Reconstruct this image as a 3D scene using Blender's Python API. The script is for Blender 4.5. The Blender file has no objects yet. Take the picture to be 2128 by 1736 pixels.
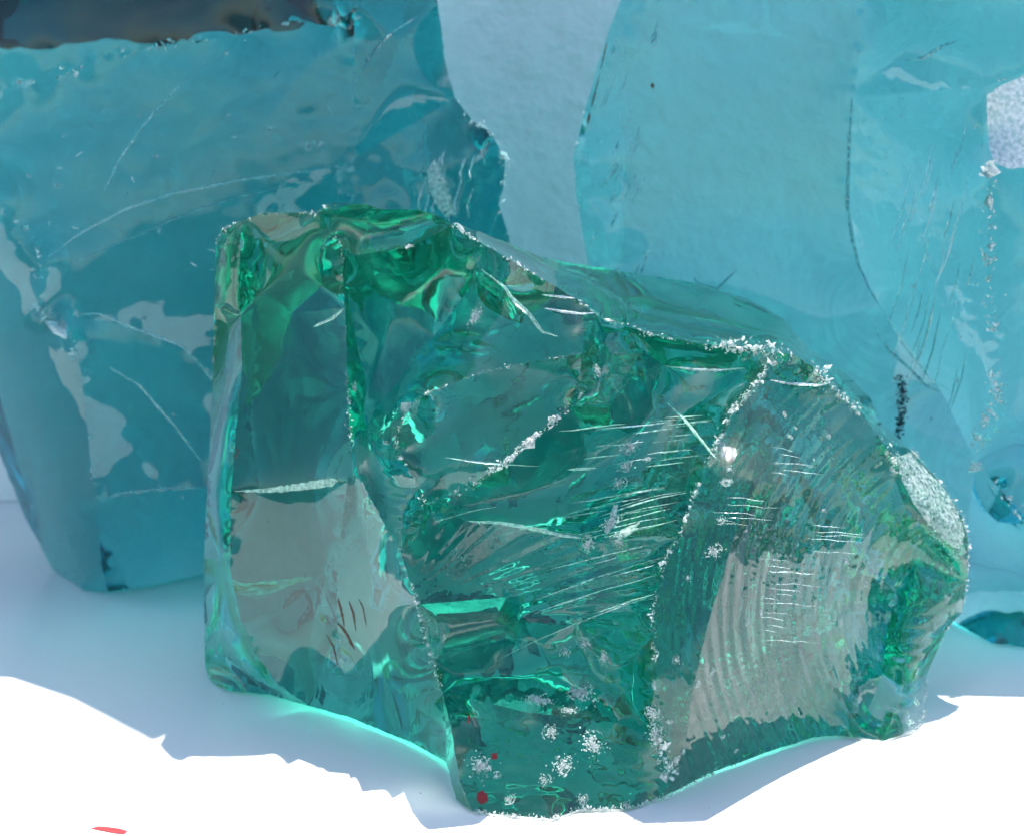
import bpy, math, random, time
import numpy as np
from mathutils import Vector
from mathutils.geometry import delaunay_2d_cdt

T0 = time.time()
S = bpy.context.scene
COL = S.collection
R = math.radians

# ------------------------------------------------------------------ camera
CAM = (0.0, -1.45, 0.55)
PITCH = R(13.3)
FPX = 6290.0                       # focal length in units of a 2128 px wide picture
cd = bpy.data.cameras.new('camera'); cam = bpy.data.objects.new('camera', cd); COL.objects.link(cam)
cd.sensor_fit = 'HORIZONTAL'; cd.sensor_width = 36.0; cd.lens = 36.0 * FPX / 2128.0
cam.location = CAM; cam.rotation_euler = (R(90) - PITCH, 0, 0)
cd.clip_start = 0.05; cd.clip_end = 500
cd.dof.use_dof = True; cd.dof.focus_distance = 1.58; cd.dof.aperture_fstop = 11.0
S.camera = cam

# ------------------------------------------------------------------ sky, sun, exposure
SUN_EL, SUN_AZ = 67.0, 14.0        # azimuth measured from +Y towards +X: the sun stands behind the wall
w = bpy.data.worlds.new('World'); S.world = w; w.use_nodes = True
nt = w.node_tree; bg = nt.nodes['Background']
sk = nt.nodes.new('ShaderNodeTexSky'); sk.sky_type = 'NISHITA'; sk.sun_disc = False
sk.sun_elevation = R(SUN_EL); sk.sun_rotation = R(SUN_AZ); sk.air_density = 1.0; sk.dust_density = 1.0; sk.ozone_density = 1.0
nt.links.new(sk.outputs[0], bg.inputs[0]); bg.inputs[1].default_value = 0.12
sd = bpy.data.lights.new('sun', 'SUN'); sun = bpy.data.objects.new('sun', sd); COL.objects.link(sun)
sd.energy = 4.5; sd.angle = R(0.53); sd.color = (1.0, 0.96, 0.9)
_v = Vector((math.sin(R(SUN_AZ)) * math.cos(R(SUN_EL)), math.cos(R(SUN_AZ)) * math.cos(R(SUN_EL)), math.sin(R(SUN_EL))))
sun.rotation_euler = _v.to_track_quat('Z', 'Y').to_euler()
S.view_settings.view_transform = 'Standard'; S.view_settings.look = 'None'
S.view_settings.exposure = 1.18; S.view_settings.gamma = 1.0
S.render.engine = 'CYCLES'
cy = S.cycles
cy.max_bounces = 24; cy.transmission_bounces = 24; cy.glossy_bounces = 10; cy.diffuse_bounces = 4; cy.transparent_max_bounces = 16
cy.caustics_refractive = True; cy.caustics_reflective = True; cy.blur_glossy = 0.3
cy.sample_clamp_indirect = 12.0; cy.sample_clamp_direct = 0
cy.use_denoising = True
try: cy.denoiser = 'OPENIMAGEDENOISE'
except Exception: pass

# ------------------------------------------------------------------ helpers
cP, sP = math.cos(PITCH), math.sin(PITCH)
def raydir(px, py):
    x = (np.asarray(px, float) - 1064.0) / FPX; y = (868.0 - np.asarray(py, float)) / FPX
    return x, cP + y * sP, -sP + y * cP
def at(px, py, Y):
    """the point of the place seen at (px, py) that lies Y metres behind the front edge of the green chunk"""
    dx, dy, dz = raydir(px, py); t = (np.asarray(Y, float) - CAM[1]) / dy
    return np.stack([CAM[0] + dx * t, CAM[1] + dy * t, CAM[2] + dz * t], -1)
def groundY(px, py, z=0.0015):
    dx, dy, dz = raydir(px, py); t = (z - CAM[2]) / np.minimum(dz, -.02)
    return CAM[1] + dy * t

_rs = np.random.RandomState(7)
_P = _rs.permutation(512); _G = _rs.rand(512, 2) * 2 - 1; _G /= np.linalg.norm(_G, axis=1)[:, None]
def pn(x, y):
    x = np.asarray(x, float); y = np.asarray(y, float)
    xi = np.floor(x).astype(int); yi = np.floor(y).astype(int); fx = x - xi; fy = y - yi
    u = fx * fx * fx * (fx * (fx * 6 - 15) + 10); v = fy * fy * fy * (fy * (fy * 6 - 15) + 10)
    def g(i, j, dx, dy):
        k = _P[(_P[(xi + i) & 511] + yi + j) & 511]; return _G[k, 0] * dx + _G[k, 1] * dy
    a = g(0, 0, fx, fy); b = g(1, 0, fx - 1, fy); c = g(0, 1, fx, fy - 1); d = g(1, 1, fx - 1, fy - 1)
    return (a * (1 - u) + b * u) * (1 - v) + (c * (1 - u) + d * u) * v
def fbm(x, y, o=3):
    s = 0; a = 1
    for i in range(o): s = s + a * pn(x * 2 ** i + 17.3 * i, y * 2 ** i + 5.1 * i); a *= .5
    return s

def tag(o, label=None, cat=None, group=None, kind=None):
    if label: o['label'] = label
    if cat: o['category'] = cat
    if group: o['group'] = group
    if kind: o['kind'] = kind
    return o
def mesh_obj(name, verts, faces, mat, parent=None, smooth=True, sharp=None, fmats=None, mats=None):
    me = bpy.data.meshes.new(name); me.from_pydata([tuple(v) for v in verts], [], faces)
    for m in (mats or [mat]): me.materials.append(m)
    if smooth: me.polygons.foreach_set('use_smooth', [True] * len(me.polygons))
    if fmats is not None: me.polygons.foreach_set('material_index', fmats)
    if sharp is not None:
        at_ = me.attributes.new('sharp_edge', 'BOOLEAN', 'EDGE')
        ev = np.empty(len(me.edges) * 2, dtype=np.int32); me.edges.foreach_get('vertices', ev); ev = ev.reshape(-1, 2)
        at_.data.foreach_set('value', [((min(a, b), max(a, b)) in sharp) for a, b in ev.tolist()])
    me.update()
    o = bpy.data.objects.new(name, me); COL.objects.link(o)
    if parent: o.parent = parent
    return o

class Chunk:
    """a broken lump of glass as a closed surface: flat, hollow or rippled faces between named corners"""
    def __init__(self, corners, seed=1, step=9.0, chip=1.6, bumps=None, bulges=None, dY=None):
        self.bd = bulges or {}; self.bp = bumps or {}; self.nf = 0
        self.c = {}
        for k, v in corners.items():
            px, py, Y = v
            if Y == 'g': Y = float(groundY(px, py))
            self.c[k] = (px, py, Y)
        for k, dy in (dY or {}).items(): self.c[k] = (*self.c[k][:2], self.c[k][2] + dy)
        self.V = []; self.cid = {}; self.E = {}; self.F = []; self.FM = []; self.sharp = set()
        self.step = step; self.chip = chip; self.rs = np.random.RandomState(seed); self.seed = seed
        self.soft = set()
    def vid(self, k):
        if k not in self.cid: self.cid[k] = len(self.V); self.V.append(self.c[k])
        return self.cid[k]
    def edge(self, a, b, chip=None):
        key = (a, b) if a < b else (b, a)
        if key not in self.E:
            p, q = np.array(self.c[key[0]]), np.array(self.c[key[1]])
            L = np.hypot(*(q - p)[:2]); n = max(1, int(L / self.step * 1.3)); ids = [self.vid(key[0])]
            g = abs(p[2] - groundY(p[0], p[1])) < 1e-4 and abs(q[2] - groundY(q[0], q[1])) < 1e-4
            nrm = np.array([-(q - p)[1], (q - p)[0]]) / max(L, 1e-6)
            ch = self.chip if chip is None else chip
            off = self.rs.rand() * 100
            for i in range(1, n):
                t = i / n; m = p + (q - p) * t
                j = ch * (1.3 * float(fbm(off + t * L / 26, off, 2)) + .45 * (self.rs.rand() - .5)) * min(1, 4 * t, 4 * (1 - t))
                m[:2] += nrm * j
                m[2] += .00022 * ch * float(fbm(off + t * L / 16, off + 9, 2)) * 2
                if g: m[2] = groundY(m[0], m[1])
                ids.append(len(self.V)); self.V.append(tuple(m))
            ids.append(self.vid(key[1])); self.E[key] = ids
        ids = self.E[key]
        return ids if key[0] == a else ids[::-1]
    def face(self, names, back=False, bulge=0.0, disp=None, mat=0, step=None, ground=False, fade=14.0, soft=()):
        bulge = bulge + self.bd.get(self.nf, 0.0); bumps = self.bp.get(self.nf, []); self.nf += 1
        loop = []
        for a, b in zip(names, names[1:] + names[:1]):
            e = self.edge(a, b); loop += e[:-1]
            if (a, b) in soft or (b, a) in soft: continue
            for i, j in zip(e, e[1:]): self.sharp.add((min(i, j), max(i, j)))
        B = np.array([self.V[i] for i in loop]); P = B[:, :2]
        st = step or self.step
        x0, y0 = P.min(0); x1, y1 = P.max(0)
        gx, gy = np.meshgrid(np.arange(x0, x1, st), np.arange(y0, y1, st * .87))
        gx[1::2] += st / 2
        gx = gx.ravel(); gy = gy.ravel()
        gx = gx + (self.rs.rand(len(gx)) - .5) * st * .35; gy = gy + (self.rs.rand(len(gy)) - .5) * st * .35
        ins = np.zeros(len(gx), bool); n = len(P)
        for i in range(n):
            xa, ya = P[i]; xb, yb = P[(i + 1) % n]
            if ya == yb: continue
            cnd = (ya > gy) != (yb > gy); ins ^= cnd & (gx < (xb - xa) * (gy - ya) / (yb - ya) + xa)
        gx = gx[ins]; gy = gy[ins]
        if len(gx):
            D = np.full(len(gx), 1e9)
            for i in range(0, n):
                D = np.minimum(D, np.hypot(gx - P[i, 0], gy - P[i, 1]))
            k = D > st * .55; gx, gy, D = gx[k], gy[k], D[k]
        pts = [Vector((x, y)) for x, y in P] + [Vector((x, y)) for x, y in zip(gx, gy)]
        edges = [(i, (i + 1) % n) for i in range(n)]
        vo, eo, fo, ov, oe, of = delaunay_2d_cdt(pts, [], [list(range(n))], 1, 1e-5)
        ids = []; new = []
        for i, v in enumerate(vo):
            o = [q for q in ov[i] if q < n]
            if o: ids.append(loop[o[0]])
            else: ids.append(None); new.append(i)
        if new:
            X = np.array([vo[i][0] for i in new]); Yp = np.array([vo[i][1] for i in new])
            if ground: Z = groundY(X, Yp)
            else:
                # mean value coordinates
                dx = P[None, :, 0] - X[:, None]; dy = P[None, :, 1] - Yp[:, None]; r = np.hypot(dx, dy) + 1e-9
                dx2 = np.roll(dx, -1, 1); dy2 = np.roll(dy, -1, 1); r2 = np.roll(r, -1, 1)
                cr = dx * dy2 - dy * dx2; dt = dx * dx2 + dy * dy2
                tn = (r * r2 - dt) / np.where(np.abs(cr) < 1e-9, 1e-9, cr)
                wt = (tn + np.roll(tn, 1, 1)) / r
                Z = (wt * B[None, :, 2]).sum(1) / wt.sum(1)
                dist = np.full(len(X), 1e9)
                for i in range(n): dist = np.minimum(dist, np.hypot(X - P[i, 0], Yp - P[i, 1]))
                dm = max(dist.max(), 1.0)
                Z = Z + bulge * (1 - (1 - np.clip(dist / dm, 0, 1)) ** 2)
                for bx, by, br, ba in bumps: Z = Z + ba * np.exp(-((X - bx) ** 2 + (Yp - by) ** 2) / br ** 2) * np.clip(dist / (.5 * br), 0, 1)
                if disp is not None: Z = Z + disp(X, Yp) * np.clip(dist / fade, 0, 1)
                Z = np.minimum(Z, groundY(X, Yp)) if not back else Z
            for k, i in enumerate(new):
                ids[i] = len(self.V); self.V.append((X[k], Yp[k], float(Z[k])))
        for f in fo:
            a, b, c = [vo[i] for i in f[:3]]
            s = (b[0] - a[0]) * (c[1] - a[1]) - (b[1] - a[1]) * (c[0] - a[0])
            t = [ids[i] for i in f]
            if len(set(t)) < 3: continue
            if (s > 0) == (not back): t = t[::-1]
            self.F.append(t); self.FM.append(mat)
    def build(self, name, mats, parent=None):
        A = np.array(self.V); W = at(A[:, 0], A[:, 1], A[:, 2]); W[:, 2] = np.maximum(W[:, 2], 0.0012)
        self.W = W
        # seam check
        cnt = {}
        for f in self.F:
            for i in range(len(f)):
                e = (min(f[i], f[i - 1]), max(f[i], f[i - 1])); cnt[e] = cnt.get(e, 0) + 1
        bad = sum(1 for v in cnt.values() if v != 2)
        print(name, 'faces', len(self.F), 'open or doubled edges', bad, 't', round(time.time() - T0, 1))
        return mesh_obj(name, W, self.F, None, parent, True, self.sharp, self.FM, mats)

def arcs(cx, cy, wl, amp, wob=.6, ph=0):
    def f(X, Y):
        r = np.hypot(X - cx, Y - cy); return amp * np.sin((r + wob * wl * fbm(X / 90, Y / 90, 2)) * 2 * math.pi / wl + ph) * (.55 + .9 * fbm(X / 60 + 3, Y / 60, 2))
    return f
def rough(sc, amp, o=3, off=0):
    return lambda X, Y: .22 * amp * fbm(X / sc + off, Y / sc + off * .7, min(o, 2))
def soft(sc, amp, o=3, off=0):
    return lambda X, Y: .07 * amp * fbm(X / sc + off, Y / sc + off * .7, 2)
def streaks(ang, wid, length, amp, off=0):
    c, s = math.cos(R(ang)), math.sin(R(ang))
    return lambda X, Y: .4 * amp * fbm((X * c + Y * s) / length + off, (-X * s + Y * c) / wid + off, 2)
def fanstreaks(cx, cy, dang, amp, rl=260.0, off=0):
    def f(X, Y):
        th = np.degrees(np.arctan2(Y - cy, X - cx)); r = np.hypot(X - cx, Y - cy)
        return amp * fbm(th / dang + off, r / rl + off, 3)
    return f
def ringstreaks(cx, cy, wid, amp, al=14.0, off=0):
    def f(X, Y):
        th = np.degrees(np.arctan2(Y - cy, X - cx)); r = np.hypot(X - cx, Y - cy)
        return amp * fbm(r / wid + off, th / al + off, 3)
    return f
def lumps(*L_):
    def f(X, Y):
        z = 0
        for x, y, rx, ry, a in L_:
            d = ((X - x) / rx) ** 2 + ((Y - y) / ry) ** 2
            z = z - a * np.sqrt(np.clip(1 - d, 0, 1))
        return z
    return f
def ribs(cx, cy, r0, r1, wl, amp):
    def f(X, Y):
        r = np.hypot(X - cx, Y - cy) + 7 * fbm(X / 70, Y / 120, 2) + 9 * fbm(X / 24, Y / 300, 2); w = np.clip((r - r0) / (r1 - r0), 0, 1)
        s_ = (r / wl + .6 * fbm(r / 30, Y / 400, 2)) % 1.0
        return amp * w * (np.abs(s_ - .35) / .65 - .5) * (.35 + 1.3 * np.abs(fbm(X / 40 + 7, Y / 260, 2)))
    return f
def add(*fs): return lambda X, Y: sum(f(X, Y) for f in fs)

# ------------------------------------------------------------------ materials
def newmat(name):
    m = bpy.data.materials.new(name); m.use_nodes = True; nt = m.node_tree
    for n in list(nt.nodes): nt.nodes.remove(n)
    out = nt.nodes.new('ShaderNodeOutputMaterial'); return m, nt, out
def glass(name, vol, dens, ior=1.5, dust=.03, bump=.0, bscale=60, rough_=0.0, tint=(1, 1, 1)):
    m, nt, out = newmat(name); N = nt.nodes.new; L = nt.links.new
    g = N('ShaderNodeBsdfGlass'); g.inputs['IOR'].default_value = ior; g.inputs['Roughness'].default_value = rough_; g.inputs['Color'].default_value = (*tint, 1)
    d = N('ShaderNodeBsdfDiffuse'); d.inputs['Color'].default_value = (.75, .8, .8, 1)
    tc = N('ShaderNodeTexCoord')
    n1 = N('ShaderNodeTexNoise'); n1.inputs['Scale'].default_value = 34; n1.inputs['Detail'].default_value = 9; n1.inputs['Roughness'].default_value = .7
    L(tc.outputs['Object'], n1.inputs['Vector'])
    n2 = N('ShaderNodeTexNoise'); n2.inputs['Scale'].default_value = 900; n2.inputs['Detail'].default_value = 2
    L(tc.outputs['Object'], n2.inputs['Vector'])
    r = N('ShaderNodeMapRange'); r.inputs['From Min'].default_value = .4; r.inputs['From Max'].default_value = .8; r.inputs['To Min'].default_value = dust * .35; r.inputs['To Max'].default_value = dust * 3
    L(n1.outputs[0], r.inputs['Value'])
    r2 = N('ShaderNodeMapRange'); r2.inputs['From Min'].default_value = .74; r2.inputs['From Max'].default_value = .80; r2.inputs['To Min'].default_value = 0; r2.inputs['To Max'].default_value = .3
    L(n2.outputs[0], r2.inputs['Value'])
    ad = N('ShaderNodeMath'); ad.operation = 'ADD'; ad.use_clamp = True; L(r.outputs[0], ad.inputs[0]); L(r2.outputs[0], ad.inputs[1])
    mx = N('ShaderNodeMixShader'); L(ad.outputs[0], mx.inputs[0]); L(g.outputs[0], mx.inputs[1]); L(d.outputs[0], mx.inputs[2])
    if bump:
        nb = N('ShaderNodeTexNoise'); nb.inputs['Scale'].default_value = bscale; nb.inputs['Detail'].default_value = 5; L(tc.outputs['Object'], nb.inputs['Vector'])
        b = N('ShaderNodeBump'); b.inputs['Strength'].default_value = bump; b.inputs['Distance'].default_value = .002; L(nb.outputs[0], b.inputs['Height']); L(b.outputs[0], g.inputs['Normal'])
    L(mx.outputs[0], out.inputs['Surface'])
    v = N('ShaderNodeVolumeAbsorption'); v.inputs['Color'].default_value = (*vol, 1); v.inputs['Density'].default_value = dens
    L(v.outputs[0], out.inputs['Volume'])
    return m
def plain(name, col, rough_=.5, nscale=0, nstr=0, bump=0, spec=.5):
    m, nt, out = newmat(name); N = nt.nodes.new; L = nt.links.new
    p = N('ShaderNodeBsdfPrincipled'); p.inputs['Base Color'].default_value = (*col, 1); p.inputs['Roughness'].default_value = rough_
    p.inputs['Specular IOR Level'].default_value = spec
    if nscale:
        tc = N('ShaderNodeTexCoord'); n = N('ShaderNodeTexNoise'); n.inputs['Scale'].default_value = nscale; n.inputs['Detail'].default_value = 6; L(tc.outputs['Object'], n.inputs['Vector'])
        c = N('ShaderNodeMixRGB'); c.blend_type = 'MULTIPLY'; c.inputs['Fac'].default_value = nstr; c.inputs[1].default_value = (*col, 1); L(n.outputs[0], c.inputs[2]); L(c.outputs[0], p.inputs['Base Color'])
        if bump:
            b = N('ShaderNodeBump'); b.inputs['Strength'].default_value = bump; b.inputs['Distance'].default_value = .004; L(n.outputs[0], b.inputs['Height']); L(b.outputs[0], p.inputs['Normal'])
    L(p.outputs[0], out.inputs['Surface']); return m

M_GREEN = glass('green_glass', (.06, .81, .72), 13.0, dust=.006, bump=.03, bscale=30)
M_TEAL = glass('teal_glass', (.08, .79, .80), 18.0, dust=.008, bump=.03, bscale=20)
M_BLUE = glass('blue_glass', (.08, .84, .845), 10.0, dust=.008, bump=.03, bscale=20)
M_TABLE = plain('white_table', (.84, .83, .82), .24, 9, .08, bump=.02)
M_WALL = plain('white_wall', (.96, .95, .94), .8, 75, .14, bump=1.0)

# ------------------------------------------------------------------ setting
def sheet(name, pts, mat, kind='structure', thick=0):
    o = mesh_obj(name, pts, [tuple(range(len(pts)))], mat, smooth=False); tag(o, kind=kind); return o
def boxm(name, a, b, mat):
    x0, y0, z0 = a; x1, y1, z1 = b
    v = [(x0, y0, z0), (x1, y0, z0), (x1, y1, z0), (x0, y1, z0), (x0, y0, z1), (x1, y0, z1), (x1, y1, z1), (x0, y1, z1)]
    f = [(0, 3, 2, 1), (4, 5, 6, 7), (0, 1, 5, 4), (1, 2, 6, 5), (2, 3, 7, 6), (3, 0, 4, 7)]
    return mesh_obj(name, v, f, mat, smooth=False)
WALL_Y = 0.62
table = tag(boxm('white_table', (-.95, -.40, -.04), (.95, WALL_Y + .05, 0), M_TABLE), 'white table top that all the glass chunks stand on', 'table', kind='structure')
ground = sheet('ground', [(-60, -60, -.75), (60, -60, -.75), (60, 60, -.75), (-60, 60, -.75)], plain('ground', (.045, .055, .058), .9, 3, .4))
wall = tag(boxm('wall', (-.95, WALL_Y, 0.0005), (.95, WALL_Y + .04, .68), M_WALL), 'rough white upright panel standing behind the blue glass blocks', 'wall', kind='structure')

# ------------------------------------------------------------------ the green chunk
G_BULGE = {0: 0.0084, 1: -0.0089, 2: 0.0097, 3: 0.0091, 4: 0.0047, 6: 0.0077, 7: 0.0107, 8: -0.01, 9: -0.0012, 10: 0.011, 11: 0.0106, 12: 0.0096, 13: -0.0037, 14: -0.0133, 15: 0.0066, 16: -0.0083, 17: 0.0408, 18: -0.0211, 19: -0.0104, 20: -0.0502, 21: 0.0015, 22: -0.0071, 23: 0.0001, 24: 0.0136, 25: -0.0176, 26: 0.0059, 27: 0.0322, 28: -0.0067, 29: 0.0125, 30: -0.0072, 31: -0.0016, 32: 0.0022, 33: -0.0261, 34: 0.0091, 35: -0.0022, 36: -0.0065, 37: 0.0168, 38: 0.0003, 39: -0.0026, 40: -0.0039, 41: 0.0014, 42: -0.0056, 43: -0.0074, 44: -0.014, 45: -0.0104, 46: -0.0071, 47: -0.0013, 48: 0.0018, 49: 0.0013, 50: -0.0046, 51: 0.0215, 52: 0.0004, 53: -0.0207, 55: -0.0041}

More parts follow.
